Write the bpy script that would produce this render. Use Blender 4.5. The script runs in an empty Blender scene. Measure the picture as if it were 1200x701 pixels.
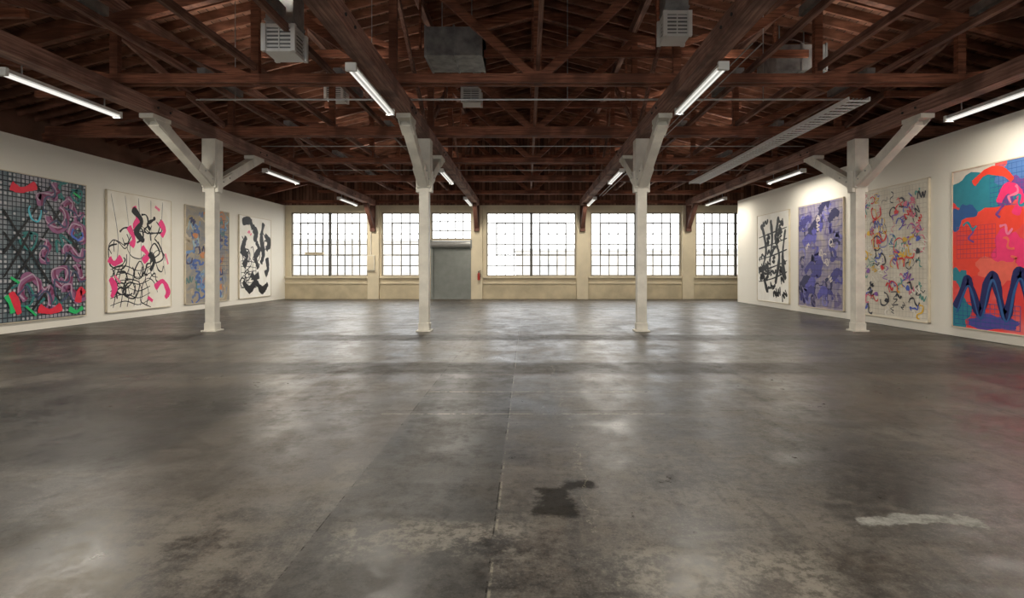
import bpy, math, random
from mathutils import Vector, Matrix

scn = bpy.context.scene
CAM_H = 1.6
F = 640.0
# ------------------------------------------------------------------ node helpers
def new_mat(name):
    m = bpy.data.materials.new(name); m.use_nodes = True
    nt = m.node_tree; nt.nodes.clear()
    out = nt.nodes.new('ShaderNodeOutputMaterial')
    return m, nt, out

class N:
    def __init__(s, nt): s.nt = nt
    def node(s, t, **kw):
        n = s.nt.nodes.new(t)
        for k, v in kw.items(): setattr(n, k, v)
        return n
    def link(s, a, b): s.nt.links.new(a, b)
    def put(s, sock, v):
        if isinstance(v, bpy.types.NodeSocket): s.link(v, sock)
        else: sock.default_value = v
    def math(s, op, a, b=0.0, c=None, clamp=False):
        n = s.node('ShaderNodeMath', operation=op, use_clamp=clamp)
        s.put(n.inputs[0], a); s.put(n.inputs[1], b)
        if c is not None: s.put(n.inputs[2], c)
        return n.outputs[0]
    def noise(s, vec, scale, detail=4, rough=0.55, dist=0.0):
        n = s.node('ShaderNodeTexNoise')
        if vec is not None: s.link(vec, n.inputs['Vector'])
        n.inputs['Scale'].default_value = scale; n.inputs['Detail'].default_value = detail
        n.inputs['Roughness'].default_value = rough; n.inputs['Distortion'].default_value = dist
        return n
    def mix(s, f, a, b, mode='MIX'):
        n = s.node('ShaderNodeMix', data_type='RGBA', blend_type=mode)
        s.put(n.inputs[0], f)
        for i, v in ((6, a), (7, b)):
            if isinstance(v, (tuple, list)): n.inputs[i].default_value = (v[0], v[1], v[2], 1)
            else: s.link(v, n.inputs[i])
        return n.outputs[2]
    def ramp(s, fac, stops):
        n = s.node('ShaderNodeValToRGB'); s.link(fac, n.inputs[0])
        el = n.color_ramp.elements
        while len(el) < len(stops): el.new(0.5)
        for e, (p, c) in zip(el, stops):
            e.position = p
            e.color = (c[0], c[1], c[2], 1) if isinstance(c, (tuple, list)) else (c, c, c, 1)
        return n.outputs[0]
    def sstep(s, v, a, b):
        n = s.node('ShaderNodeMapRange', interpolation_type='SMOOTHSTEP')
        s.put(n.inputs[0], v)
        if a < b: n.inputs[1].default_value = a; n.inputs[2].default_value = b
        else:
            n.inputs[1].default_value = b; n.inputs[2].default_value = a; n.inputs[3].default_value = 1; n.inputs[4].default_value = 0
        return n.outputs[0]
    def scalevec(s, vec, sc, loc=(0, 0, 0)):
        n = s.node('ShaderNodeMapping'); s.link(vec, n.inputs[0]); n.inputs['Scale'].default_value = sc
        n.inputs['Location'].default_value = loc
        return n.outputs[0]
    def bsdf(s, out, col, rough=0.5, metal=0.0, spec=0.5, normal=None):
        b = s.node('ShaderNodeBsdfPrincipled')
        if isinstance(col, (tuple, list)): b.inputs['Base Color'].default_value = (col[0], col[1], col[2], 1)
        else: s.link(col, b.inputs['Base Color'])
        s.put(b.inputs['Roughness'], rough); b.inputs['Metallic'].default_value = metal
        s.put(b.inputs['Specular IOR Level'], spec)
        if normal is not None: s.link(normal, b.inputs['Normal'])
        s.link(b.outputs[0], out.inputs[0])
        return b

def simple(name, col, rough=0.6, metal=0.0, var=0.12, scale=3.0, spec=0.4, bump=0.0):
    m, nt, out = new_mat(name); n = N(nt)
    tc = n.node('ShaderNodeTexCoord')
    nz = n.noise(tc.outputs['Object'], scale, 5)
    d = tuple(c * (1 - var) for c in col); l = tuple(min(1, c * (1 + var)) for c in col)
    c = n.ramp(nz.outputs[0], [(0.35, d), (0.65, l)])
    nrm = None
    if bump:
        bp = n.node('ShaderNodeBump'); bp.inputs['Strength'].default_value = bump; bp.inputs['Distance'].default_value = 0.02
        n2 = n.noise(tc.outputs['Object'], scale * 12, 4); n.link(n2.outputs[0], bp.inputs['Height']); nrm = bp.outputs[0]
    n.bsdf(out, c, rough, metal, spec, nrm)
    return m

def wood(name, a, b, stretch=(1, 1, 1), rough=0.7):
    m, nt, out = new_mat(name); n = N(nt)
    tc = n.node('ShaderNodeTexCoord')
    v = n.scalevec(tc.outputs['Object'], stretch)
    n1 = n.noise(v, 2.2, 6, 0.65, 0.4)
    n2 = n.noise(tc.outputs['Object'], 0.9, 3)
    c = n.ramp(n1.outputs[0], [(0.38, a), (0.62, b)])
    c = n.mix(n.math('MULTIPLY', n.sstep(n2.outputs[0], 0.45, 0.62), .7), c, tuple(x * 0.55 for x in a))
    n.bsdf(out, c, rough, 0, 0.3)
    return m

M = {}
M['wood_x'] = wood('brown_timber', (0.15, 0.055, 0.032), (0.38, 0.15, 0.085), (0.6, 3, 12))
M['wood_y'] = wood('brown_beam_timber', (0.17, 0.085, 0.062), (0.40, 0.225, 0.17), (12, 0.5, 12))
M['rafter'] = wood('rafter_timber', (0.14, 0.058, 0.034), (0.33, 0.148, 0.092), (0.6, 6, 3))
M['white_wall'] = simple('gallery_drywall', (0.87, 0.84, 0.76), 0.85, var=0.012, scale=0.5, spec=0.2)
M['cream'] = simple('cream_painted_masonry', (0.68, 0.60, 0.44), 0.7, var=0.08, scale=1.2, bump=0.15)
M['cream_low'] = simple('cream_lower_wall', (0.56, 0.48, 0.33), 0.65, var=0.15, scale=1.3, bump=0.2)
M['colpaint'] = simple('offwhite_column_paint', (0.72, 0.69, 0.61), 0.5, var=0.12, scale=2.5, bump=0.15)
M['sash'] = simple('window_steel_sash', (0.10, 0.095, 0.085), 0.5, var=0.2)
M['muntin'] = simple('window_muntin_paint', (0.16, 0.15, 0.13), 0.5, var=0.2)
M['sashwhite'] = simple('window_frame_paint', (0.30, 0.27, 0.22), 0.5, var=0.1)
M['galv'] = simple('galvanised_duct', (0.34, 0.35, 0.35), 0.45, metal=0.4, var=0.3, scale=4)
M['register'] = simple('white_register', (0.85, 0.85, 0.83), 0.4, var=0.03)
M['dark'] = simple('dark_gap', (0.03, 0.03, 0.03), 0.8)
M['inner'] = simple('register_plenum', (0.22, 0.22, 0.22), 0.7)
M['conduit'] = simple('steel_conduit', (0.42, 0.42, 0.41), 0.35, metal=0.5, var=0.1)
M['fixture'] = simple('fixture_white_enamel', (0.75, 0.75, 0.72), 0.35, var=0.03)
M['door'] = simple('rollup_door_grey', (0.22, 0.235, 0.22), 0.45, var=0.08, metal=0.1)
M['brace'] = simple('dark_wood_bracket', (0.12, 0.05, 0.034), 0.7, var=0.2)
M['frame'] = simple('pale_canvas_edge', (0.68, 0.60, 0.46), 0.5, var=0.08, scale=5)
M['red'] = simple('red_enamel', (0.35, 0.03, 0.02), 0.4, var=0.05)

def emis(name, col, s):
    m, nt, out = new_mat(name)
    e = nt.nodes.new('ShaderNodeEmission'); e.inputs[0].default_value = (*col, 1); e.inputs[1].default_value = s
    nt.links.new(e.outputs[0], out.inputs[0]); return m
M['tube'] = emis('fluorescent_tube', (1, 0.97, 0.9), 1.0)

def glass():
    m, nt, out = new_mat('window_glass'); n = N(nt)
    t = n.node('ShaderNodeBsdfTransparent'); t.inputs[0].default_value = (0.96, 0.97, 0.96, 1)
    tr = n.node('ShaderNodeBsdfTranslucent'); tr.inputs[0].default_value = (0.95, 0.95, 0.95, 1)
    mx = n.node('ShaderNodeMixShader'); mx.inputs[0].default_value = 0.08
    n.link(t.outputs[0], mx.inputs[1]); n.link(tr.outputs[0], mx.inputs[2])
    n.link(mx.outputs[0], out.inputs[0]); return m
M['glass'] = glass()

def deck():
    m, nt, out = new_mat('roof_deck_boards'); n = N(nt)
    tc = n.node('ShaderNodeTexCoord')
    sx = n.node('ShaderNodeSeparateXYZ'); n.link(tc.outputs['Object'], sx.inputs[0])
    k = n.math('MULTIPLY', sx.outputs[0], 5.5)
    fr = n.math('FRACT', k); fl = n.math('FLOOR', k)
    wn = n.node('ShaderNodeTexWhiteNoise', noise_dimensions='1D'); n.link(fl, wn.inputs['W'])
    nz = n.noise(n.scalevec(tc.outputs['Object'], (6, 0.5, 1)), 2, 5)
    v = n.math('ADD', n.math('MULTIPLY', wn.outputs[0], 0.5), n.math('MULTIPLY', nz.outputs[0], 0.5))
    c = n.ramp(v, [(0.2, (0.07, 0.033, 0.021)), (0.75, (0.30, 0.155, 0.105))])
    gap = n.math('LESS_THAN', fr, 0.1)
    c = n.mix(gap, c, (0.02, 0.01, 0.007))
    n.bsdf(out, c, 0.8, 0, 0.2); return m
M['deck'] = deck()

# ------------------------------------------------------------------ mesh builder
class MB:
    def __init__(s): s.v = []; s.f = []; s.m = []; s.mats = []
    def mi(s, mat):
        if mat not in s.mats: s.mats.append(mat)
        return s.mats.index(mat)
    def hexa(s, pts, mat):
        b = len(s.v); s.v += [tuple(p) for p in pts]; i = s.mi(mat)
        for f in ((0, 3, 2, 1), (4, 5, 6, 7), (0, 1, 5, 4), (1, 2, 6, 5), (2, 3, 7, 6), (3, 0, 4, 7)):
            s.f.append(tuple(b + k for k in f)); s.m.append(i)
    def box(s, x0, x1, y0, y1, z0, z1, mat):
        s.hexa([(x0, y0, z0), (x1, y0, z0), (x1, y1, z0), (x0, y1, z0), (x0, y0, z1), (x1, y0, z1), (x1, y1, z1), (x0, y1, z1)], mat)
    def bar(s, p, q, w, h, mat, up=(0, 0, 1)):
        p = Vector(p); q = Vector(q); d = (q - p).normalized(); up = Vector(up)
        if abs(d.dot(up)) > 0.98: up = Vector((0, 1, 0))
        sd = d.cross(up).normalized(); u = sd.cross(d).normalized()
        sd *= w / 2; u *= h / 2
        s.hexa([p - sd - u, p + sd - u, q + sd - u, q - sd - u, p - sd + u, p + sd + u, q + sd + u, q - sd + u], mat)
    def cyl(s, p, q, r, mat, seg=10, r2=None):
        p = Vector(p); q = Vector(q); d = (q - p).normalized(); r2 = r if r2 is None else r2
        a = d.orthogonal().normalized(); c = d.cross(a); b = len(s.v); i = s.mi(mat)
        for k in range(seg):
            t = 2 * math.pi * k / seg; o = a * math.cos(t) + c * math.sin(t)
            s.v.append(tuple(p + o * r)); s.v.append(tuple(q + o * r2))
        for k in range(seg):
            k2 = (k + 1) % seg
            s.f.append((b + 2 * k, b + 2 * k2, b + 2 * k2 + 1, b + 2 * k + 1)); s.m.append(i)
        s.f.append(tuple(b + 2 * k for k in range(seg))[::-1]); s.m.append(i)
        s.f.append(tuple(b + 2 * k + 1 for k in range(seg))); s.m.append(i)
    def poly(s, pts, mat):
        b = len(s.v); s.v += [tuple(p) for p in pts]
        s.f.append(tuple(range(b, b + len(pts)))); s.m.append(s.mi(mat))
    def make(s, name, origin=(0, 0, 0), matrix=None, parent=None, bevel=0):
        me = bpy.data.meshes.new(name)
        o = Vector(origin)
        me.from_pydata([tuple(Vector(v) - o) for v in s.v], [], s.f)
        for m in s.mats: me.materials.append(m)
        me.polygons.foreach_set('material_index', s.m); me.update()
        ob = bpy.data.objects.new(name, me); scn.collection.objects.link(ob)
        if matrix is not None: ob.matrix_world = matrix
        else: ob.location = o
        if parent: ob.parent = parent
        if bevel:
            bv = ob.modifiers.new('bevel', 'BEVEL'); bv.width = bevel; bv.segments = 2; bv.limit_method = 'ANGLE'
        return ob

# ------------------------------------------------------------------ dimensions
XL, XR = -13.25, 13.7          # building shell
YB, YF = 28.8, -9.0            # back wall inner face, wall behind camera
LW = -12.72                    # left gallery wall face
RW = 10.13                     # right gallery wall face
COLX = [-8.05, -2.61, 2.94, 8.49]
YC = 14.0
RIDX, RIDZ, EAVZ = 0.22, 9.2, 5.75
def roofz(x):
    hw = 13.5
    return RIDZ - (RIDZ - EAVZ) * abs(x - RIDX) / hw

# ------------------------------------------------------------------ floor
def floor_mat():
    m, nt, out = new_mat('worn_sealed_concrete'); n = N(nt)
    tc = n.node('ShaderNodeTexCoord'); P = tc.outputs['Object']
    big = n.noise(P, 0.35, 5, 0.6, 0.3).outputs[0]
    med = n.noise(P, 0.9, 10, 0.70, 0.2).outputs[0]
    med2 = n.noise(n.scalevec(P, (1, 1, 1), (7, 3, 0)), 2.4, 10, 0.76, 0.1).outputs[0]
    fine = n.noise(P, 14, 8, 0.78).outputs[0]
    speck = n.noise(P, 70, 4, 0.7).outputs[0]
    sweep = n.noise(n.scalevec(P, (0.5, 3.0, 1)), 1.2, 6, 0.65, 0.3).outputs[0]
    sweepy = n.noise(n.scalevec(P, (3.0, 0.4, 1), (3, 5, 0)), 1.1, 6, 0.65, 0.2).outputs[0]
    dn = n.noise(P, 3.0, 7, 0.72)
    vs = n.node('ShaderNodeVectorMath', operation='SUBTRACT'); n.link(dn.outputs['Color'], vs.inputs[0]); vs.inputs[1].default_value = (0.5, 0.5, 0.5)
    vm = n.node('ShaderNodeVectorMath', operation='MULTIPLY_ADD'); n.link(vs.outputs[0], vm.inputs[0]); vm.inputs[1].default_value = (0.45, 0.35, 0); n.link(P, vm.inputs[2])
    sd = n.node('ShaderNodeSeparateXYZ'); n.link(vm.outputs[0], sd.inputs[0])
    sp = n.node('ShaderNodeSeparateXYZ'); n.link(P, sp.inputs[0])
    X, Y = sp.outputs[0], sp.outputs[1]; DX, DY = sd.outputs[0], sd.outputs[1]
    def box(x0, x1, y0, y1, soft=0.03, dist=True):
        a, b = (DX, DY) if dist else (X, Y)
        r = n.math('MULTIPLY', n.sstep(a, x0 - soft, x0 + soft), n.math('SUBTRACT', 1.0, n.sstep(a, x1 - soft, x1 + soft)))
        r2 = n.math('MULTIPLY', n.sstep(b, y0 - soft, y0 + soft), n.math('SUBTRACT', 1.0, n.sstep(b, y1 - soft, y1 + soft)))
        return n.math('MULTIPLY', r, r2)
    K = lambda f, k: n.math('MULTIPLY', f, k)
    MX = lambda a, b: n.math('MAXIMUM', a, b)
    base = n.ramp(med, [(0.36, (0.012, 0.010, 0.009)), (0.5, (0.045, 0.039, 0.033)), (0.62, (0.135, 0.118, 0.098))])
    base = n.mix(K(n.sstep(med2, 0.50, 0.62), 0.55), base, (0.15, 0.133, 0.11))
    base = n.mix(K(n.sstep(med2, 0.50, 0.38), 0.6), base, (0.011, 0.010, 0.009))
    fx = n.math('FLOOR', n.math('MULTIPLY', n.math('ADD', X, 0.2), 1 / 2.75)); fy = n.math('FLOOR', n.math('MULTIPLY', n.math('SUBTRACT', Y, 0.3), 1 / 3.0))
    cv = n.node('ShaderNodeCombineXYZ'); n.link(fx, cv.inputs[0]); n.link(fy, cv.inputs[1])
    wn = n.node('ShaderNodeTexWhiteNoise', noise_dimensions='3D'); n.link(cv.outputs[0], wn.inputs['Vector'])
    slab = wn.outputs[0]
    base = n.mix(K(slab, 0.25), base, (0.018, 0.015, 0.013))
    base = n.mix(K(n.sstep(big, 0.46, 0.58), 0.40), base, (0.10, 0.074, 0.050))
    base = n.mix(K(n.sstep(big, 0.46, 0.36), 0.45), base, (0.014, 0.013, 0.012))
    base = n.mix(K(n.sstep(sweep, 0.52, 0.62), 0.30), base, (0.15, 0.133, 0.11))
    base = n.mix(K(n.sstep(sweepy, 0.48, 0.38), 0.5), base, (0.012, 0.011, 0.010))
    base = n.mix(K(n.sstep(fine, 0.50, 0.64), 0.40), base, (0.17, 0.155, 0.132))
    base = n.mix(K(n.sstep(fine, 0.50, 0.38), 0.5), base, (0.010, 0.009, 0.008))
    base = n.mix(K(n.sstep(speck, 0.54, 0.68), 0.35), base, (0.22, 0.20, 0.175))
    base = n.mix(K(n.sstep(speck, 0.46, 0.34), 0.5), base, (0.01, 0.009, 0.008))
    lane = box(-1.28, -0.2, -2, 8.2, 0.012, False)
    base = n.mix(K(lane, 0.55), base, (0.014, 0.013, 0.012))
    lane2 = MX(box(-14, -3.2, 4.4, 7.4, 0.2, True), box(-14, -2.6, 3.0, 3.5, 0.15, True))
    base = n.mix(K(lane2, 0.6), base, (0.011, 0.010, 0.009))
    lane5 = box(-3.2, -1.28, 3.7, 7.9, 0.1, True)
    base = n.mix(K(lane5, 0.30), base, (0.12, 0.10, 0.078))
    bands = MX(box(-14, 14, 8.3, 9.3, 0.15, True), box(-14, 14, 12.2, 13.2, 0.2, True))
    base = n.mix(K(bands, 0.5), base, (0.016, 0.014, 0.012))
    wear = n.math('MULTIPLY', MX(box(-1.15, 0.0, 3.02, 3.45, 0.10), box(0.5, 1.6, 2.6, 3.1, 0.12)), n.sstep(med2, 0.42, 0.52))
    base = n.mix(K(wear, 0.65), base, n.mix(n.sstep(fine, .42, .56), (0.10, 0.09, 0.075), (0.26, 0.24, 0.20)))
    wear2 = n.math('MULTIPLY', MX(box(-2.9, -1.6, 2.6, 3.6, 0.25), box(-1.6, -1.2, 3.9, 4.6, 0.15)), n.sstep(med2, 0.47, 0.54))
    base = n.mix(K(wear2, 0.45), base, (0.20, 0.185, 0.155))
    stain = MX(box(0.06, 0.34, 3.5, 4.0, 0.04), box(0.24, 0.52, 3.95, 4.12, 0.04))
    base = n.mix(K(stain, 0.8), base, (0.009, 0.008, 0.007))
    patch = box(2.10, 2.86, 3.40, 3.53, 0.010)
    base = n.mix(K(patch, 0.9), base, n.mix(n.sstep(fine, .4, .6), (0.20, 0.20, 0.185), (0.34, 0.34, 0.315)))
    def lines(c, x0, s, w):
        t = n.math('MULTIPLY', n.math('SUBTRACT', c, x0), 1 / s)
        t = n.math('ABSOLUTE', n.math('SUBTRACT', t, n.math('ROUND', t)))
        return n.math('LESS_THAN', t, w / s)
    def one(c, x0, w): return n.math('LESS_THAN', n.math('ABSOLUTE', n.math('SUBTRACT', c, x0)), w)
    jx = MX(lines(X, -0.2, 5.5, 0.005), one(X, -1.28, .004)); jy = lines(Y, 0.16, 6.0, 0.008)
    j = n.math('MULTIPLY', MX(jx, jy), n.sstep(med2, 0.46, 0.54))
    base = n.mix(K(j, 0.7), base, (0.008, 0.007, 0.006))
    lt = n.math('MULTIPLY', MX(one(DX, 0.42, 0.006), one(X, -0.185, 0.007)), n.sstep(med2, .46, .52))
    rng = n.math('MULTIPLY', n.math('LESS_THAN', n.math('ABSOLUTE', X), 1.6), MX(one(Y, 6.02, 0.018), one(Y, 7.1, 0.02)))
    lt = n.math('MULTIPLY', MX(lt, rng), n.sstep(fine, 0.45, 0.52))
    base = n.mix(K(lt, 0.6), base, (0.28, 0.26, 0.19))
    rough = n.math('ADD', 0.25, K(n.sstep(med, 0.40, 0.62), 0.11))
    rough = n.math('ADD', rough, K(n.sstep(fine, 0.40, 0.64), 0.08))
    rough = n.math('ADD', rough, K(n.sstep(med2, 0.42, 0.62), 0.09))
    rough = n.math('ADD', rough, K(slab, 0.05))
    rough = n.math('ADD', rough, K(bands, 0.12))
    rough = n.math('ADD', rough, K(MX(stain, patch), 0.25))
    sp_ = n.math('SUBTRACT', 0.55, K(n.sstep(med2, 0.44, 0.60), 0.20))
    sp_ = n.math('SUBTRACT', sp_, K(n.sstep(fine, 0.54, 0.40), 0.14))
    sp_ = n.math('MULTIPLY', sp_, n.math('SUBTRACT', 1.0, K(MX(lane2, K(lane, .7)), 0.35)))
    sp_ = n.math('MULTIPLY', sp_, n.math('SUBTRACT', 1.0, K(MX(stain, MX(patch, j)), 0.75)))
    bp = n.node('ShaderNodeBump'); bp.inputs['Strength'].default_value = 0.10; bp.inputs['Distance'].default_value = 0.006
    hgt = n.math('ADD', K(fine, 0.7), K(med, 0.3)); n.link(hgt, bp.inputs['Height'])
    n.bsdf(out, base, rough, 0, sp_, bp.outputs[0])
    return m
fm = floor_mat()
b = MB(); b.box(XL - 0.3, XR + 0.3, YF - 0.3, YB + 0.35, -0.3, 0, fm); b.make('floor')

# ------------------------------------------------------------------ walls with windows
WIN = [(-12.42, -8.37, 1.2, 4.57), (-7.65, -5.14, 1.2, 4.57), (-5.04, -2.88, 3.14, 4.57),
       (-2.11, 2.61, 1.2, 4.57), (3.38, 8.15, 1.2, 4.57), (8.92, 13.2, 1.2, 4.57)]
def end_wall(name, yi, yo, wins, door=None):
    b = MB(); y0, y1 = min(yi, yo), max(yi, yo)
    xs = sorted(set([XL, XR] + [w[0] for w in wins] + [w[1] for w in wins]))
    for a, c in zip(xs[:-1], xs[1:]):
        mid = (a + c) / 2; w = [w for w in wins if w[0] < mid < w[1]]
        if w:
            w = w[0]
            zb = 0
            if door and door[0] <= mid <= door[1]: zb = door[2]
            if w[2] > zb: 
                b.box(a, c, y0, y1, zb, w[2], M['cream'])
            b.box(a, c, y0, y1, w[3], 4.95, M['cream'])
        else: b.box(a, c, y0, y1, 0, 4.95, M['cream'])
    return b.make(name)
end_wall('wall_back', YB, YB + 0.3, WIN, (-5.04, -2.88, 3.04))
FW = [(-12.42, -8.37, 0.6, 4.8), (-7.65, -2.88, 0.6, 4.8), (-2.11, 2.61, 0.6, 4.8), (3.38, 8.15, 0.6, 4.8), (8.92, 13.2, 0.6, 4.8)]  # unseen openings behind the camera, enlarged to let in soft fill daylight
end_wall('wall_front', YF, YF - 0.3, FW)
for nm, y in (('wall_back_gable', YB), ('wall_front_gable', YF - 0.3)):
    b = MB()
    for (xa, xb) in ((XL, RIDX), (RIDX, XR)):
        za, zb = roofz(xa), roofz(xb)
        b.hexa([(xa, y, 4.95), (xb, y, 4.95), (xb, y + 0.3, 4.95), (xa, y + 0.3, 4.95), (xa, y, za), (xb, y, zb), (xb, y + 0.3, zb), (xa, y + 0.3, za)], M['deck'])
    if y > 0:
        for z in (5.05, 5.6, 6.3, 7.0): b.box(XL, XR, y - 0.08, y, z, z + 0.16, M['wood_x']) if z < 5.2 else b.box(RIDX - (9 - z) * 3.3, RIDX + (9 - z) * 3.3, y - 0.06, y, z, z + 0.14, M['wood_x'])
    b.make(nm)
b = MB()
b.box(XL - 0.25, XL, YF - 0.3, YB + 0.3, 0, 4.9, M['cream']); b.box(XL - 0.25, XL, YF - 0.3, YB + 0.3, 4.9, EAVZ, M['deck']); b.make('wall_left_shell')
b = MB()
b.box(XR, XR + 0.25, YF - 0.3, YB + 0.3, 0, 4.9, M['cream']); b.box(XR, XR + 0.25, YF - 0.3, YB + 0.3, 4.9, EAVZ - 0.02, M['deck']); b.make('wall_right_shell')
b = MB(); b.box(LW - 0.2, LW, YF, YB - 0.01, 0.012, 4.93, M['white_wall']); b.make('wall_left')
b = MB(); b.box(RW, RW + 0.22, YF, 26.2, 0.012, 4.85, M['white_wall']); b.make('wall_right')

# pilasters, sills, lower wall band
b = MB()
for x in COLX:
    b.box(x - 0.3, x + 0.3, YB - 0.14, YB, 0, 4.93, M['cream'])
b.make('trim_pilasters', bevel=0.01)
b = MB()
cuts = [(LW, -8.36), (-7.74, -5.16), (-2.88 + 0.1, -2.62 - 0.3), (-2.3, 2.63), (3.25, 8.18), (8.8, XR)]
for a, c in cuts:
    if c - a > 0.3:
        b.box(a, c, YB - 0.13, YB, 1.10, 1.19, M['cream'])
        b.box(a, c, YB - 0.05, YB, 0.0, 0.82, M['cream_low'])
        b.box(a, c, YB - 0.09, YB, 0.80, 0.87, M['cream'])
b.make('trim_sill', bevel=0.008)

def window(idx, w, yi, face):
    x0, x1, z0, z1 = w
    b = MB(); yc = yi + face * 0.12
    fw = 0.07
    def vb(x, t, mat, d=0.05): b.box(x - t / 2, x + t / 2, yc - d, yc + d, z0, z1, mat)
    def hb(z, xa, xb, t, mat, d=0.045): b.box(xa, xb, yc - d, yc + d, z - t / 2, z + t / 2, mat)
    vb(x0 + fw / 2, fw, M['sashwhite']); vb(x1 - fw / 2, fw, M['sashwhite'])
    hb(z0 + fw / 2, x0, x1, fw, M['sashwhite']); hb(z1 - fw / 2, x0, x1, fw, M['sashwhite'])
    wide = (x1 - x0) > 3.5
    halves = [(x0 + fw, (x0 + x1) / 2), ((x0 + x1) / 2, x1 - fw)] if wide else [(x0 + fw, x1 - fw)]
    if wide: vb((x0 + x1) / 2, 0.13, M['sash'], 0.06)
    rows = 6 if z1 - z0 > 2 else 3
    for a, c in halves:
        nc = 5
        for k in range(1, nc): 
            x = a + (c - a) * k / nc; b.box(x - 0.026, x + 0.026, yc - 0.02, yc + 0.02, z0 + fw, z1 - fw, M['muntin'])
        for r in range(1, rows):
            z = z0 + (z1 - z0) * r / rows; b.box(a, c, yc - 0.021, yc + 0.021, z - 0.026, z + 0.026, M['muntin'])
        if rows == 6:
            xa = a + (c - a) / 5; xb = a + (c - a) * 4 / 5; za = z0 + (z1 - z0) * 2 / 6; zb = z0 + (z1 - z0) * 5 / 6
            for x in (xa, xb): b.box(x - 0.036, x + 0.036, yc - 0.035, yc + 0.035, za, zb, M['muntin'])
            for z in (za, zb): b.box(xa, xb, yc - 0.036, yc + 0.036, z - 0.036, z + 0.036, M['muntin'])
    b.poly([(x0 + .02, yc, z0 + .02), (x1 - .02, yc, z0 + .02), (x1 - .02, yc, z1 - .02), (x0 + .02, yc, z1 - .02)], M['glass'])
    ob = b.make('window_%d' % idx, origin=((x0 + x1) / 2, yc, (z0 + z1) / 2))
    L = bpy.data.lights.new('portal', 'AREA'); L.shape = 'RECTANGLE'; L.size = x1 - x0; L.size_y = z1 - z0
    L.cycles.is_portal = True
    lo = bpy.data.objects.new('daylight_portal', L); scn.collection.objects.link(lo)
    lo.parent = ob; lo.location = (0, face * 0.12, 0)
    lo.rotation_euler = (math.radians(-90 if face > 0 else 90), 0, 0)
k = 1
for w in WIN: window(k, w, YB, 1); k += 1
for w in FW: window(k, w, YF, -1); k += 1

# roll-up door
b = MB(); x0, x1 = -5.04, -2.88
nsl = 26
for i in range(nsl):
    z = 0.04 + i * (2.72 / nsl)
    h = 2.72 / nsl
    b.hexa([(x0 + .08, YB + .02, z), (x1 - .08, YB + .02, z), (x1 - .08, YB + .1, z), (x0 + .08, YB + .1, z),
            (x0 + .08, YB + .055, z + h), (x1 - .08, YB + .055, z + h), (x1 - .08, YB + .1, z + h), (x0 + .08, YB + .1, z + h)], M['door'])
b.box(x0 + .05, x1 - .05, YB - .1, YB + .1, 0, 0.06, M['door'])
for x in (x0, x1 - .1): b.box(x, x + .1, YB - .06, YB + .12, 0, 2.75, M['door'])
b.cyl((x0, YB - .06, 2.9), (x1, YB - .06, 2.9), 0.19, M['conduit'], 16)
b.box(x0 - .02, x0 + .05, YB - .26, YB + .1, 2.68, 3.12, M['door']); b.box(x1 - .05, x1 + .02, YB - .26, YB + .1, 2.68, 3.12, M['door'])
b.box(x1 + 0.01, x1 + 0.05, YB - .12, YB - .02, 1.0, 2.7, M['conduit'])
b.make('door_1', origin=(-3.96, YB, 0))

# ------------------------------------------------------------------ roof
b = MB()
for xa, xb in ((XL - 0.3, RIDX), (RIDX, XR + 0.3)):
    za, zb = roofz(xa), roofz(xb)
    y0, y1 = YF - 0.4, YB + 0.4
    b.hexa([(xa, y0, za), (xb, y0, zb), (xb, y1, zb), (xa, y1, za), (xa, y0, za + .12), (xb, y0, zb + .12), (xb, y1, zb + .12), (xa, y1, za + .12)], M['deck'])
b.make('ceiling')
b = MB(); y = YF + 0.2
while y < YB - 0.1:
    for xa in (XL + 0.02, XR - 0.02):
        b.bar((xa, y, roofz(xa) - .1), (RIDX, y, RIDZ - .1), 0.055, 0.2, M['rafter'])
    y += 0.5
b.make('roof_rafters')
b = MB()
for x in (-10.7, -8.05, -5.3, -2.61, RIDX, 2.94, 5.7, 8.49, 11.1):
    z = roofz(x) - 0.2 - 0.14
    b.box(x - .07, x + .07, YF + .02, YB - .09, z - .12, z + .14, M['wood_y'])
b.make('roof_purlins')

TY = [-5.1, -1.1, 2.9, 6.8, 10.7, 14.9, 18.7, 22.6, 26.5]
pts = [-8.05, -5.3, -2.61, RIDX, 2.94, 5.7, 8.49]
zt = lambda x: roofz(x) - 0.62
for ti, ty in enumerate(TY):
    b = MB(); full = ti % 2 == 1
    xa, xb = (LW - 0.3, XR - 0.1) if full else (-8.25, 8.75)
    zc0, zc1 = 5.21, (5.45 if full else 5.38)
    for dy in (-0.09, 0.09): b.box(xa, xb, ty + dy - .045, ty + dy + .045, zc0, zc1, M['wood_x'])
    for s, e in ((XL + 0.1, RIDX), (RIDX, XR - 0.1)):
        b.bar((s, ty, zt(s)), (e, ty, zt(e)), 0.14, 0.22, M['wood_x'])
    for i, x in enumerate(pts):
        b.bar((x, ty, zc0), (x, ty, zt(x)), 0.15, 0.12, M['wood_x'], up=(0, 1, 0))
    for i in range(6):
        x, x2 = pts[i], pts[i + 1]
        if i < 3: b.bar((x, ty, zt(x) - .05), (x2, ty, zc1 - .1), 0.10, 0.17, M['wood_x'])
        else: b.bar((x, ty, zc1 - .1), (x2, ty, zt(x2) - .05), 0.10, 0.17, M['wood_x'])
    b.bar((-8.05, ty, 5.3), (-10.7, ty, zt(-10.7)), 0.12, 0.18, M['wood_x'])
    b.bar((8.49, ty, 5.3), (11.1, ty, zt(11.1)), 0.12, 0.18, M['wood_x'])
    for x in pts: b.box(x - .14, x + .14, ty - .15, ty + .15, zc0 + .02, zc1 - .02, M['wood_x'])
    b.make('roof_truss', origin=(RIDX, ty, 5.3))

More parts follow.
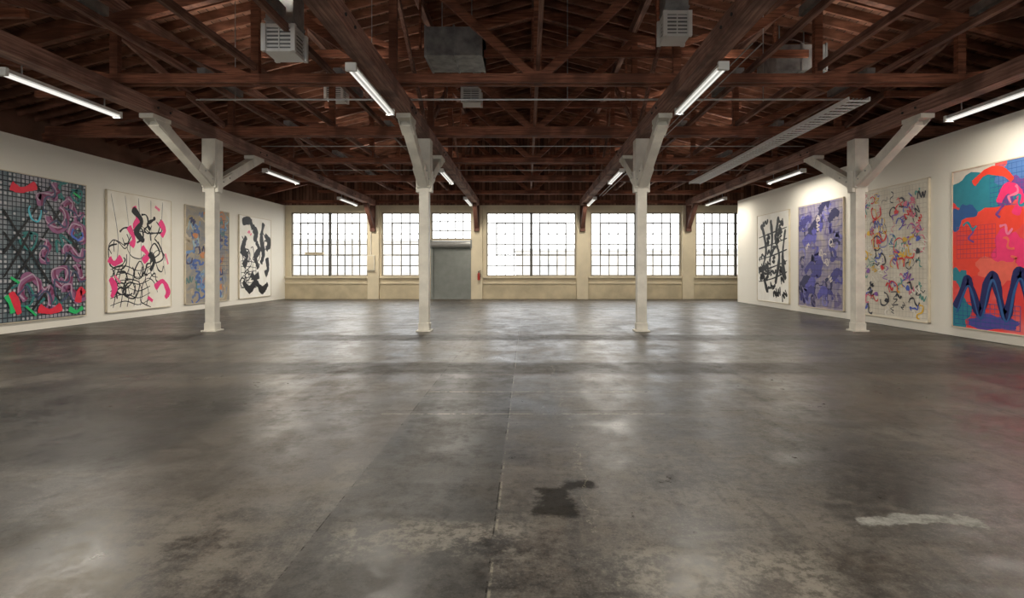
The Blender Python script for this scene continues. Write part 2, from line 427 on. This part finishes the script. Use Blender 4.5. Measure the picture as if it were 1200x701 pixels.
for x in COLX:
    b = MB()
    b.box(x - .145, x + .145, YF + .01, YB - .15, 4.9, 5.2, M['wood_y'])
    for y in (4.0, 7.6, 11.9, 16.4, 21.0, 25.0):
        b.box(x - .155, x + .155, y - .3, y + .3, 4.95, 5.15, M['wood_y'])
        for dy in (-.2, .2):
            for s in (-1, 1): b.cyl((x + s * .155, y + dy, 5.05), (x + s * .175, y + dy, 5.05), .025, M['dark'], 8)
    b.bar((x, YB - .2, 3.75), (x, YB - 1.5, 4.92), .2, .2, M['brace'])
    b.box(x - .13, x + .13, YB - .3, YB - .141, 3.55, 4.9, M['brace'])
    b.make('longitudinal_beam', origin=(x, YC, 5.0))
b = MB()
for x in (-8.05, -2.61, 2.94, 8.49):
    for i in range(len(TY) - 1):
        y0, y1 = TY[i], TY[i + 1]; z_ = roofz(x) - .75; dx = .1 if x < 0 else -.1
        if i % 2: b.bar((x - dx, y0 + .2, 5.45), (x - dx, y1 - .1, z_), .07, .15, M['wood_y'])
        else: b.bar((x - dx, y0 + .1, z_), (x - dx, y1 - .2, 5.45), .07, .15, M['wood_y'])
for x in (-5.3, RIDX, 5.7):
    for i in range(len(TY) - 1):
        b.bar((x, TY[i], 5.53), (x, TY[i + 1], 5.53), .07, .14, M['wood_y'])
b.make('roof_cross_bracing')
b = MB()
for i in range(len(TY) - 1):
    y = (TY[i] + TY[i + 1]) / 2
    b.box(-6.2, 6.6, y - .04, y + .04, 6.55, 6.72, M['wood_x'])
    b.box(-11.5, -8.0, y - .04, y + .04, 5.62, 5.76, M['wood_x']); b.box(8.4, 11.9, y - .04, y + .04, 5.62, 5.76, M['wood_x'])
    for x in (-5.3, -2.61, RIDX, 2.94, 5.7): b.bar((x + .12, y, 6.6), (x + .12, y, roofz(x) - .25), .05, .12, M['wood_x'])
    b.bar((-2.6, y, 6.6), (-5.2, y, roofz(-5.2) - .3), .05, .12, M['wood_x']); b.bar((2.9, y, 6.6), (5.6, y, roofz(5.6) - .3), .05, .12, M['wood_x'])
for x in (-6.7, -3.9, 4.4, 7.1):
    b.box(x - .04, x + .04, YF + .1, YB - .1, 5.46, 5.57, M['wood_y'])
b.make('roof_tie_beams')

# ------------------------------------------------------------------ columns
for x in COLX:
    b = MB(); c = M['colpaint']
    b.box(x - .19, x + .19, YC - .19, YC + .19, 0, .04, c)
    b.box(x - .122, x + .122, YC - .122, YC + .122, .03, 3.72, c)
    b.box(x - .14, x + .14, YC - .14, YC + .14, .04, .22, c)
    b.box(x - .175, x + .175, YC - .175, YC + .175, 3.66, 4.90, c)
    b.box(x - .205, x + .205, YC - .10, YC + .10, 3.55, 4.1, c)
    for s in (-1, 1):
        b.bar((x, YC + s * .12, 3.78), (x, YC + s * 2.15, 4.80), .22, .25, c)
        for sx in (-1, 1):
            b.bar((x + sx * .13, YC + s * .05, 3.74), (x + sx * .13, YC + s * .75, 4.09), .03, .2, c)
            b.bar((x + sx * .125, YC + s * 1.85, 4.65), (x + sx * .125, YC + s * 2.3, 4.87), .03, .22, c)
            for q in (.25, .55): b.cyl((x + sx * .14, YC + s * q, 3.74 + q * .5), (x + sx * .165, YC + s * q, 3.74 + q * .5), .022, M['conduit'], 8)
        b.box(x - .15, x + .15, YC + s * 2.15 - .3, YC + s * 2.15 + .3, 4.80, 4.898, c)
    b.make('support_column', origin=(x, YC, 0), bevel=0.012)

# ------------------------------------------------------------------ fluorescent fixtures
FX = [(-8.5, 10.1), (-2.78, 9.9), (3.1, 9.85), (9.0, 10.4)]
WARM = (1, .92, .79)
def fixture(x, y, e, zt=4.86, ln=2.5):
    b = MB()
    b.hexa([(x - .08, y - ln / 2, zt - .07), (x + .08, y - ln / 2, zt - .07), (x + .08, y + ln / 2, zt - .07), (x - .08, y + ln / 2, zt - .07),
            (x - .05, y - ln / 2, zt), (x + .05, y - ln / 2, zt), (x + .05, y + ln / 2, zt), (x - .05, y + ln / 2, zt)], M['fixture'])
    for s in (-1, 1): b.box(x - .085, x + .085, y + s * ln / 2 - .03, y + s * ln / 2 + .03, zt - .13, zt, M['fixture'])
    for dx in (-.045, .045): b.cyl((x + dx, y - ln / 2 + .03, zt - .1), (x + dx, y + ln / 2 - .03, zt - .1), .016, M['tube'])
    for dy in (-.9, .9): b.cyl((x, y + dy, zt), (x, y + dy, zt + .035 if abs(x) < 8.2 else 5.25), .012, M['conduit'], 6)
    ob = b.make('fluorescent_light', origin=(x, y, zt))
    L = bpy.data.lights.new('tube_lamp', 'AREA'); L.shape = 'RECTANGLE'; L.size = .04; L.size_y = ln - .1
    L.energy = e; L.color = WARM
    lo = bpy.data.objects.new('tube_lamp', L); scn.collection.objects.link(lo); lo.parent = ob; lo.location = (0, 0, -.118)
for i, (x, y) in enumerate(FX):
    for yy in (y, 19.0, 26.0, 1.2, -6.5):
        e = 98 if x > 8.6 else (198 if x < -8.2 else 125)
        fixture(x, yy, e)
# added fill lamps in invented troughs on the roof ties, brightening the ceiling
def ceiling_fill(x, y):
    b = MB(); z = 5.60
    b.box(x - .08, x + .08, y - .75, y + .75, z, z + .02, M['galv'])
    for s in (-1, 1): b.box(x + s * .08 - .008, x + s * .08 + .008, y - .75, y + .75, z, z + .14, M['galv'])
    for s in (-1, 1):
        b.box(x - .04, x + .04, y + s * .6 - .02, y + s * .6 + .02, 5.57, z, M['galv'])
        b.box(x - .08, x + .08, y + s * .75 - .01, y + s * .75 + .01, z, z + .14, M['galv'])
    ob = b.make('ceiling_fill_trough', origin=(x, y, z))
    L = bpy.data.lights.new('ceiling_fill_lamp', 'AREA'); L.shape = 'RECTANGLE'; L.size = .12; L.size_y = 1.4
    L.energy = 25; L.color = (1, .90, .78)
    lo = bpy.data.objects.new('ceiling_fill_lamp', L); scn.collection.objects.link(lo); lo.parent = ob
    lo.location = (0, 0, .03); lo.rotation_euler = (math.pi, 0, 0)
for y in (4.0, 7.9, 12.0, 16.0, 19.8, 23.7):
    for x in (-6.7, -3.9, 4.4, 7.1): ceiling_fill(x, y)

# ------------------------------------------------------------------ ducts with registers
def duct(name, x, y, z, w, ztop, reg=True):
    b = MB(); h = w / 2
    b.box(x - h * .93, x + h * .93, y - h * .93, y + h * .93, z + .42, ztop, M['galv'])
    for zz in (z + .5, z + 1.1, z + 1.8):
        if zz < ztop - .1: b.box(x - h, x + h, y - h, y + h, zz, zz + .04, M['galv'])
    b.box(x - h * .85, x + h * .85, y - h * .85, y + h * .85, z + .03, z + .42, M['inner'])
    for sx in (-1, 1):
        for sy in (-1, 1): b.box(x + sx * h - .035, x + sx * h + .035, y + sy * h - .035, y + sy * h + .035, z, z + .44, M['register'])
    b.box(x - h, x + h, y - h, y + h, z, z + .05, M['register']); b.box(x - h, x + h, y - h, y + h, z + .39, z + .45, M['register'])
    for i in range(1, 6):
        zz = z + .03 + i * .065
        for s in (-1, 1):
            b.bar((x - h, y + s * h * .93, zz), (x + h, y + s * h * .93, zz), .012, .03, M['register'])
            b.bar((x + s * h * .93, y - h, zz), (x + s * h * .93, y + h, zz), .012, .03, M['register'])
    b.box(x - .008, x + .008, y - h, y - h + .02, z, z + .43, M['register'])
    b.make(name, origin=(x, y, z))
duct('air_duct', -4.02, 9.1, 5.13, .48, roofz(-4.0) - .22)
duct('air_duct', 2.62, 9.7, 5.64, .43, roofz(2.62) - .22)
duct('air_duct', -5.7, 16.4, 6.62, .50, roofz(-5.7) - .22)
duct('air_duct', -1.60, 16.0, 6.40, .52, roofz(-1.6) - .22)
b = MB()
b.box(-2.3, -1.0, 12.4, 13.5, 6.45, 7.1, M['galv'])
for x in (-2.3, -1.65, -1.02): b.box(x - .02, x + .02, 12.37, 13.53, 6.42, 7.13, M['galv'])
for x in (-2.0, -1.3): b.cyl((x, 12.95, 7.1), (x, 12.95, roofz(x) - .05), .015, M['conduit'], 6)
b.make('ventilation_unit', origin=(-1.6, 13, 6.45))
b = MB()
b.box(5.9, 7.1, 12.9, 13.9, 6.3, 6.9, M['galv'])
for x in (5.9, 6.5, 7.08): b.box(x - .02, x + .02, 12.87, 13.93, 6.27, 6.93, M['galv'])
for x in (6.2, 6.8): b.cyl((x, 13.4, 6.9), (x, 13.4, roofz(x) - .05), .015, M['conduit'], 6)
b.make('ventilation_unit', origin=(6.5, 13, 6.3))

# conduits across
b = MB()
for y, z, xa, xb in ((11.9, 5.28, -7.2, 7.0), (12.05, 5.34, -7.2, 5.2), (12.3, 5.42, -4.5, 7.2), (16.5, 5.3, -8, 8.4), (20.5, 5.3, -8, 8.4)):
    b.cyl((xa, y, z), (xb, y, z), .013, M['conduit'], 6)
for x in (-6.4, -3.4, .9, 5.2): b.cyl((x, 12.0, 5.28), (x, 12.0, roofz(x) - .02), .01, M['conduit'], 6)
for x, y in ((3.6, 8.7), (3.75, 8.7)): b.cyl((x, y, 5.19), (x, 27, 5.19), .012, M['conduit'], 6)
b.make('electrical_conduit')
# cable tray
b = MB(); x = 6.95; z = 5.1
for dx in (-.22, .22): b.box(x + dx - .012, x + dx + .012, 11.4, 22.6, z, z + .09, M['register'])
y = 11.45
while y < 22.6: b.box(x - .22, x + .22, y - .02, y + .02, z + .005, z + .03, M['register']); y += .22
for dx in (-.12, -.04, .05, .13): b.cyl((x + dx, 11.4, z + .05), (x + dx, 22.6, z + .05), .014, M['conduit'], 6)
for y in (14.9, 18.7, 22.5):
    for dx in (-.22, .22): b.cyl((x + dx, y, z), (x + dx, y, 5.25), .008, M['conduit'], 5)
b.make('cable_tray', origin=(x, 17, z))

b = MB(); x = -2.5; y = YB - .22
b.cyl((x, y, 1.0), (x, y, 1.34), .07, M['red'], 16); b.cyl((x, y, 1.34), (x, y, 1.4), .07, M['red'], 16, .03)
b.cyl((x, y, 1.4), (x, y, 1.46), .03, M['dark']); b.bar((x - .02, y, 1.47), (x + .12, y, 1.5), .02, .02, M['dark']); b.bar((x + .1, y, 1.45), (x + .1, y, 1.15), .02, .02, M['dark'])
b.box(x - .05, x + .05, y + .05, y + .08, 1.05, 1.4, M['dark'])
b.make('fire_extinguisher', origin=(x, y, 1.0))
b = MB(); b.box(-11.7, -10.7, YB + .02, YB + .06, 2.33, 2.47, M['frame']); b.make('wooden_sash_board', origin=(-11.2, YB, 2.4))
b = MB()
b.box(-8.35, -7.95, YB - .24, YB - .141, 1.5, 2.3, M['colpaint']); b.box(-8.32, -7.98, YB - .25, YB - .24, 1.53, 2.27, M['cream'])
b.cyl((-8.15, YB - .2, 2.3), (-8.15, YB - .2, 3.5), .02, M['colpaint']); b.make('electrical_panel', origin=(-8.15, YB - .2, 1.5))

# ------------------------------------------------------------------ paintings
PC = {}
def paint(col, var=.06):
    key = tuple(round(c, 3) for c in col)
    if key not in PC: PC[key] = simple('paint_%d' % len(PC), col, .55, var=var, scale=6, spec=.3)
    return PC[key]
def srgb(r, g, b_):
    f = lambda c: ((c / 255 + .055) / 1.055) ** 2.4 if c > 10 else c / 255 / 12.92
    return (f(r), f(g), f(b_))
def canvas(name, stops, scale=1.3, dist=1.0):
    m, nt, out = new_mat(name); n = N(nt)
    tc = n.node('ShaderNodeTexCoord'); nz = n.noise(tc.outputs['Object'], scale, 3, .5, dist)
    n.bsdf(out, n.ramp(nz.outputs[0], stops), .7, 0, .2); return m

class Painting:
    def __init__(s, W, H, bg, seed):
        s.W, s.H = W, H; s.b = MB(); s.r = random.Random(seed)
        b = s.b; t = .022
        b.box(0, W, 0, H, .010, .05, bg)
        for (x0, x1, y0, y1) in ((-t, 0, -t, H + t), (W, W + t, -t, H + t), (-t, W + t, -t, 0), (-t, W + t, H, H + t)):
            b.box(x0, x1, y0, y1, .004, .066, M['frame'])
        s.z = .0506
    def stroke(s, pts, w, col, smooth=True, wob=.15):
        s.z += .00006
        if smooth and len(pts) > 2:
            P = [pts[0]] + list(pts) + [pts[-1]]; o = []
            for i in range(1, len(P) - 2):
                for k in range(9):
                    t = k / 9; a, b_, c, d = P[i - 1], P[i], P[i + 1], P[i + 2]
                    o.append(tuple(.5 * (2 * b_[j] + (c[j] - a[j]) * t + (2 * a[j] - 5 * b_[j] + 4 * c[j] - d[j]) * t * t + (3 * b_[j] - a[j] - 3 * c[j] + d[j]) * t ** 3) for j in (0, 1)))
            o.append(tuple(pts[-1]))
        else: o = list(pts)
        o = [(p[0] * s.W, p[1] * s.H) for p in o]; V = []
        ph = s.r.uniform(0, 6)
        for i, p in enumerate(o):
            a = o[max(0, i - 1)]; c = o[min(len(o) - 1, i + 1)]
            dx, dy = c[0] - a[0], c[1] - a[1]; l = math.hypot(dx, dy) or 1
            ww = w / 2 * (1 + s.r.uniform(-wob, wob) * .6 + .25 * math.sin(i * .35 + ph))
            if smooth and (i == 0 or i == len(o) - 1): ww *= .45
            V.append(((p[0] - dy / l * ww, p[1] + dx / l * ww), (p[0] + dy / l * ww, p[1] - dx / l * ww)))
        cl = lambda q: (min(max(q[0], .004), s.W - .004), min(max(q[1], .004), s.H - .004), s.z)
        base = len(s.b.v); mi = s.b.mi(col)
        for a, c in V: s.b.v.append(cl(a)); s.b.v.append(cl(c))
        for i in range(len(V) - 1):
            s.b.f.append((base + 2 * i, base + 2 * i + 1, base + 2 * i + 3, base + 2 * i + 2)); s.b.m.append(mi)
    def blob(s, u, v, ru, rv, col, j=.25, ang=0):
        s.z += .00006; n = 36; ph = [s.r.uniform(0, 6.28) for _ in range(4)]
        base = len(s.b.v); mi = s.b.mi(col)
        cl = lambda x, y: (min(max(x, .004), s.W - .004), min(max(y, .004), s.H - .004), s.z)
        s.b.v.append(cl(u * s.W, v * s.H))
        for k in range(n):
            t = 6.2832 * k / n; r = 1 + j * (math.sin(2 * t + ph[0]) * .5 + math.sin(3 * t + ph[1]) * .4 + math.sin(5 * t + ph[2]) * .3 + math.sin(9 * t + ph[3]) * .25)
            x, y = ru * s.W * r * math.cos(t), rv * s.H * r * math.sin(t)
            x, y = x * math.cos(ang) - y * math.sin(ang), x * math.sin(ang) + y * math.cos(ang)
            s.b.v.append(cl(u * s.W + x, v * s.H + y))
        for k in range(n): s.b.f.append((base, base + 1 + k, base + 1 + (k + 1) % n)); s.b.m.append(mi)
    def grid(s, u0, u1, v0, v1, nu, nv, w, col, j=.004):
        for k in range(nu):
            u = u0 + (u1 - u0) * k / (nu - 1); s.stroke([(u + s.r.uniform(-j, j), v0), (u, (v0 + v1) / 2), (u + s.r.uniform(-j, j), v1)], w, col, False)
        for k in range(nv):
            v = v0 + (v1 - v0) * k / (nv - 1); s.stroke([(u0, v + s.r.uniform(-j, j)), ((u0 + u1) / 2, v), (u1, v + s.r.uniform(-j, j))], w, col, False)
    def squig(s, u, v, size, w, col, n=6, ang=None, kind=None):
        ang = s.r.uniform(0, 6.28) if ang is None else ang; kind = kind or s.r.choice('swcl'); pts = []
        for k in range(n):
            t = k / (n - 1)
            if kind == 's': x, y = (t - .5) * 2, math.sin(t * 6.3) * .5
            elif kind == 'w': x, y = (t - .5) * 2, (.5 if k % 2 else -.5)
            elif kind == 'c': x, y = math.cos(t * 4.6), math.sin(t * 4.6)
            else: x, y = math.cos(t * 9) * (.4 + .6 * t), math.sin(t * 9) * (.4 + .6 * t)
            x += s.r.uniform(-.2, .2); y += s.r.uniform(-.2, .2)
            X = x * math.cos(ang) - y * math.sin(ang); Y = x * math.sin(ang) + y * math.cos(ang)
            pts.append((u + X * size, v + Y * size * s.W / s.H))
        s.stroke(pts, w, col)
    def place(s, side, yn, z0):
        if side == 'L':
            m = Matrix(((0, 0, 1, LW), (1, 0, 0, yn), (0, 1, 0, z0), (0, 0, 0, 1)))
        else:
            m = Matrix(((0, 0, -1, RW), (-1, 0, 0, yn + s.W), (0, 1, 0, z0), (0, 0, 0, 1)))
        s.b.make('abstract_painting', matrix=m)

BLK = paint((.008, .008, .01))
# L1: grey/teal grid with mauve swirls
p = Painting(2.95, 3.7, canvas('canvas_grey_teal', [(.35, srgb(80, 104, 112)), (.5, srgb(138, 146, 152)), (.62, srgb(168, 166, 176))], .9), 11)
p.grid(0.0, 1, 0.0, 1, 26, 32, .026, paint(srgb(40, 46, 56)))
dots = paint(srgb(190, 190, 195))
for i in range(25):
    for j in range(31):
        if p.r.random() < .35: p.blob((i + .5) / 25, (j + .5) / 31, .011, .009, dots, .1)
teal = paint(srgb(50, 125, 125)); mauve = paint(srgb(150, 95, 135)); mau2 = paint(srgb(125, 50, 90)); mau3 = paint(srgb(190, 165, 185)); redp = paint(srgb(235, 45, 70)); grn = paint(srgb(40, 195, 110)); slate = paint(srgb(70, 80, 110))
for k in range(8): p.squig(p.r.uniform(.1, .9), p.r.uniform(.1, .95), .1, .06, teal)
for c in ((.18, .2, .8, .9), (.15, .75, .7, .12), (.15, .45, .6, .95), (.4, .05, .95, .6), (.16, .6, .6, .1), (.45, .95, .95, .45), (.16, .3, .4, .62)):
    p.stroke([(c[0], c[1]), ((c[0] + c[2]) / 2 + .01, (c[1] + c[3]) / 2), (c[2], c[3])], .06, BLK)
for (u, v, s_, k) in ((.58, .88, .12, 's'), (.85, .8, .12, 's'), (.68, .72, .1, 'c'), (.9, .62, .09, 'c'), (.86, .48, .12, 's'), (.55, .48, .09, 's'), (.72, .3, .13, 'l'), (.85, .17, .12, 's'), (.6, .14, .13, 's'), (.92, .32, .08, 's'), (.4, .22, .1, 'c')):
    a = p.r.uniform(0, 6.3)
    p.squig(u, v, s_, .17, mauve, 8, a, k); p.squig(u + .02, v, s_ * .9, .06, mau2, 8, a, k); p.squig(u - .02, v + .01, s_, .035, mau3, 8, a, k); p.squig(u, v - .03, s_, .05, slate, 7, a + .5, 's')
for c in (((.22, .91), (.32, .89), (.46, .94)), ((.48, .08), (.6, .05), (.72, .08)), ((.22, .2), (.27, .12), (.3, .05)), ((.9, .1), (.93, .2), (.97, .16))):
    p.stroke(c, .19, redp)
for c in (((.22, .3), (.3, .26)), ((.18, .18), (.22, .12), (.24, .06)), ((.36, .1), (.46, .03)), ((.85, .93), (.93, .9)), ((.8, .06), (.88, .03), (.96, .06))): p.stroke(c, .12, grn)
p.squig(.45, .75, .07, .05, paint(srgb(90, 190, 210))); p.squig(.9, .62, .06, .06, paint(srgb(80, 110, 200)))
p.place('L', 12.74, .28)

# L2: white, black lattice, pink strokes
p = Painting(2.95, 3.7, canvas('canvas_cream', [(.35, srgb(238, 232, 218)), (.65, srgb(248, 244, 234))]), 22)
pink = paint(srgb(242, 60, 135)); pink2 = paint(srgb(248, 130, 165)); 
for k in range(6):
    u = .08 + k * .1; p.stroke([(u, .03), (u + .03, .15), (u - .02, .26), (u + .04, .38)], .028, BLK)
    v = .05 + k * .06; p.stroke([(.04, v), (.25, v + .03), (.45, v - .01), (.64, v + .03)], .028, BLK)
for k in range(22): p.squig(p.r.uniform(.15, .88), p.r.uniform(.12, .9), p.r.uniform(.08, .16), p.r.choice((.03, .045, .06)), BLK, 7, None, p.r.choice('sslc'))
for k in range(5): p.stroke([(.05 + .2 * k, .98), (.15 + .17 * k, .6), (.1 + .2 * k, .3)], .018, paint(srgb(90, 90, 95)))
for c in (((.38, .9), (.44, .8), (.4, .72), (.46, .64)), ((.3, .72), (.38, .62), (.34, .55)), ((.8, .8), (.88, .72), (.83, .66)), ((.72, .18), (.85, .24), (.95, .14), (.9, .08)), ((.02, .44), (.1, .4), (.2, .45)), ((.6, .1), (.68, .06)), ((.5, .55), (.6, .48), (.52, .42)), ((.04, .28), (.1, .2), (.06, .12))):
    p.stroke(c, .2, pink)
for c in (((.1, .3), (.18, .24)), ((.9, .5), (.95, .4)), ((.72, .93), (.8, .9))): p.stroke(c, .17, pink2)
p.stroke([(.36, .88), (.5, .78), (.42, .68), (.54, .6)], .2, BLK); p.stroke([(.62, .5), (.7, .42), (.64, .34)], .16, BLK); p.squig(.66, .78, .09, .10, BLK, 6, 1.2, 's')
p.place('L', 16.5, .28)

# L3: blue grey with tan
p = Painting(2.95, 3.7, canvas('canvas_blue_grey', [(.3, srgb(130, 135, 142)), (.5, srgb(166, 158, 145)), (.7, srgb(180, 158, 120))], 1.0, 2), 33)
cols = [paint(srgb(*c)) for c in ((80, 105, 170), (110, 145, 190), (70, 70, 105), (200, 130, 80), (150, 175, 185), (165, 150, 120), (95, 130, 130), (190, 175, 150), (110, 130, 170), (140, 145, 155), (85, 110, 165))]
for k in range(110): p.squig(p.r.uniform(.05, .95), p.r.uniform(.04, .96), p.r.uniform(.04, .10), p.r.uniform(.04, .11), p.r.choice(cols), 6, None, p.r.choice('swc'))
p.grid(.55, .98, .3, .9, 10, 14, .015, cols[2])
for (u, v) in ((.2, .7), (.45, .25), (.75, .15), (.35, .5)): p.blob(u, v, .05, .03, cols[3])
p.place('L', 20.3, .28)

# L4: white with bold black
def bw(seed):
    return Painting(2.95 if seed == 44 else 2.85, 3.7 if seed == 44 else 3.62, canvas('canvas_white', [(.35, srgb(242, 239, 230)), (.65, srgb(252, 250, 244))]), seed)
p = bw(44)
for k in range(14): p.squig(p.r.uniform(.1, .9), p.r.uniform(.1, .9), p.r.uniform(.09, .15), .05, BLK, 7, None, p.r.choice('ssl'))
for c in (((.08, .92), (.3, .95), (.4, .85)), ((.75, .95), (.68, .75), (.74, .55), (.66, .42)), ((.2, .75), (.1, .6), (.22, .5), (.12, .38)), ((.5, .7), (.6, .6), (.48, .5), (.58, .36)), ((.8, .8), (.95, .7), (.84, .6)), ((.1, .2), (.3, .1), (.5, .18), (.7, .08), (.9, .16)), ((.86, .5), (.9, .35), (.8, .28)), ((.35, .3), (.45, .24), (.6, .28)), ((.4, .9), (.5, .8), (.44, .7))):
    p.stroke(c, .32, BLK, wob=.3)
p.grid(.05, .5, .12, .45, 5, 6, .03, BLK, .02)
p.squig(.3, .8, .05, .05, pink2)
p.place('L', 24.1, .28)

RZ = .25
# R1 black and white dense
p = bw(55)
for k in range(40): p.squig(p.r.uniform(.1, .9), p.r.uniform(.08, .92), p.r.uniform(.05, .10), p.r.uniform(.07, .14), BLK, 6, p.r.uniform(.3, 1.4), p.r.choice('sw'))
for c in (((.15, .9), (.3, .6), (.2, .35), (.35, .1)), ((.7, .95), (.62, .7), (.72, .5), (.6, .2)), ((.9, .8), (.82, .5), (.9, .25)), ((.45, .93), (.5, .7), (.42, .45))): p.stroke(c, .18, BLK, wob=.3)
for k in range(5): p.stroke([(.05, .22 + k * .13), (.5, .26 + k * .13), (.95, .34 + k * .12)], .05, BLK)
p.place('R', 20.98, RZ)

# R2 violet-blue
p = Painting(2.85, 3.62, canvas('canvas_violet_grey', [(.3, srgb(122, 118, 155)), (.5, srgb(150, 142, 165)), (.7, srgb(172, 162, 158))], 1.2, 2), 66)
cols = [paint(srgb(*c)) for c in ((68, 64, 135), (92, 88, 172), (44, 42, 86), (132, 128, 190), (112, 102, 145))]
for k in range(50): p.squig(p.r.uniform(.05, .95), p.r.uniform(.04, .96), p.r.uniform(.05, .11), p.r.uniform(.05, .15), p.r.choice(cols), 6, None, p.r.choice('swc'))
for k in range(16): 
    u, v = p.r.uniform(.05, .8), p.r.uniform(.08, .92); p.stroke([(u, v), (u + .12, v + .07), (u + .22, v + .05)], .26, cols[k % 3], wob=.3)
p.grid(.02, .98, .02, .98, 14, 18, .01, cols[2])
for k in range(9): p.squig(p.r.uniform(.1, .9), p.r.uniform(.1, .9), .05, .04, paint(srgb(205, 195, 190)))
p.place('R', 17.38, RZ)

# R3 pale with multi-colour squiggles
p = Painting(2.75, 3.62, canvas('canvas_pale', [(.35, srgb(218, 210, 194)), (.65, srgb(234, 228, 214))]), 77)
cols = [paint(srgb(*c)) for c in ((220, 50, 50), (235, 190, 60), (80, 100, 195), (140, 90, 175), (50, 50, 60), (225, 120, 145), (100, 160, 150), (240, 235, 225), (60, 60, 70))]
p.grid(.02, .98, .02, .98, 22, 28, .008, paint(srgb(185, 178, 168)))
for k in range(150): p.squig(p.r.uniform(.05, .95), p.r.uniform(.04, .96), p.r.uniform(.03, .08), p.r.uniform(.014, .05), p.r.choice(cols), 6, None, p.r.choice('swsc'))
for k in range(12): p.blob(p.r.uniform(.1, .9), p.r.uniform(.05, .95), .03, .018, cols[k % 6])
p.place('R', 13.7, RZ)

# R4 coral / teal / navy zigzag
p = Painting(2.95, 3.62, canvas('canvas_coral', [(.3, srgb(238, 62, 66)), (.5, srgb(244, 84, 80)), (.7, srgb(248, 120, 122))], 1.0, 1), 88)
tl = paint(srgb(45, 140, 160)); tl2 = paint(srgb(45, 95, 160)); nav = paint(srgb(26, 34, 100)); pur = paint(srgb(130, 70, 150)); cor = paint(srgb(255, 72, 52)); wh = paint(srgb(226, 216, 204)); cor2 = paint(srgb(252, 110, 92)); hot = paint(srgb(252, 55, 120))
p.blob(.1, .98, .28, .10, wh, .15); p.blob(.24, .84, .3, .12, tl, .25); p.blob(.08, .70, .12, .09, tl2, .35); p.blob(.62, .93, .2, .1, paint(srgb(90, 130, 190)), .25)
p.blob(.56, .82, .12, .08, pur, .3); p.blob(.92, .75, .16, .14, pur, .3); p.blob(.36, .62, .30, .12, cor, .3); p.blob(.18, .46, .2, .13, cor, .3); p.blob(.52, .48, .14, .12, hot, .3)
p.blob(.42, .36, .18, .08, cor2, .35); p.blob(.06, .08, .12, .10, tl, .3); p.blob(.36, .05, .2, .05, paint(srgb(90, 80, 170)), .3); p.blob(.07, .32, .07, .06, tl, .4); p.blob(.9, .3, .12, .10, tl2, .35)
p.grid(.04, .40, .44, .64, 12, 8, .009, paint(srgb(190, 50, 90))); p.grid(.35, .98, .74, .98, 18, 9, .010, tl2); p.grid(.02, .6, .02, .16, 15, 6, .012, tl2)
p.stroke([(.2, .9), (.32, .96), (.46, .94), (.54, .88)], .16, cor); p.stroke([(.42, .76), (.5, .84), (.6, .78), (.56, .68)], .2, hot)
for k in range(8): p.squig(p.r.uniform(.1, .6), p.r.uniform(.4, .85), .06, .05, [cor2, tl, pink2, pur][k % 4], 6, None, 's')
z = [(.03, .12), (.11, .26), (.15, .30), (.19, .24), (.24, .12), (.28, .12), (.33, .28), (.37, .34), (.41, .27), (.46, .12), (.50, .12), (.55, .29), (.6, .35), (.65, .22), (.72, .11), (.82, .28), (.9, .12)]
p.stroke(z, .20, nav, wob=.1)
p.stroke([(u + .008, v - .035) for u, v in z], .05, tl2, wob=.1)
p.place('R', 9.96, RZ)

# ------------------------------------------------------------------ outside
b = MB(); ext = simple('pale_stucco', (.66, .63, .58), .9, var=.12, scale=.6); ext2 = simple('grey_metal_building', (.46, .47, .47), .8, var=.12)
b.box(-30, 30, YB + .5, 70, -.35, -.3, simple('asphalt', (.36, .35, .34), .9)); b.make('street_ground')
b = MB(); b.box(-22, -6, 48, 56, -.3, 4.0, ext); b.box(-22.3, -5.7, 47.8, 56, 4.0, 4.2, ext2)
for x in range(-20, -7, 3): b.box(x, x + 1.4, 47.9, 48, 1.2, 2.8, ext2)
b.make('neighboring_building')
b = MB(); b.box(-1, 24, 52, 60, -.3, 3.3, ext); b.box(-1.3, 24.3, 51.8, 60, 3.3, 3.5, ext2)
for x in range(1, 22, 4): b.box(x, x + 1.8, 51.9, 52, .2, 2.4, ext2)
b.make('neighboring_building')

# ------------------------------------------------------------------ world, camera
w = bpy.data.worlds.new('overcast_sky'); scn.world = w; w.use_nodes = True
nt = w.node_tree; bg = nt.nodes['Background']; bg.inputs[0].default_value = (.98, .99, 1, 1); bg.inputs[1].default_value = 4.0

cam = bpy.data.cameras.new('camera'); co = bpy.data.objects.new('camera', cam); scn.collection.objects.link(co)
co.location = (0, 0, CAM_H); co.rotation_euler = (math.radians(90), 0, 0)
cam.sensor_width = 36; cam.lens = F / 1200 * 36
cam.shift_x = -17 / 1200; cam.shift_y = -35.5 / 1200
cam.clip_end = 300
scn.camera = co
scn.view_settings.view_transform = 'Standard'
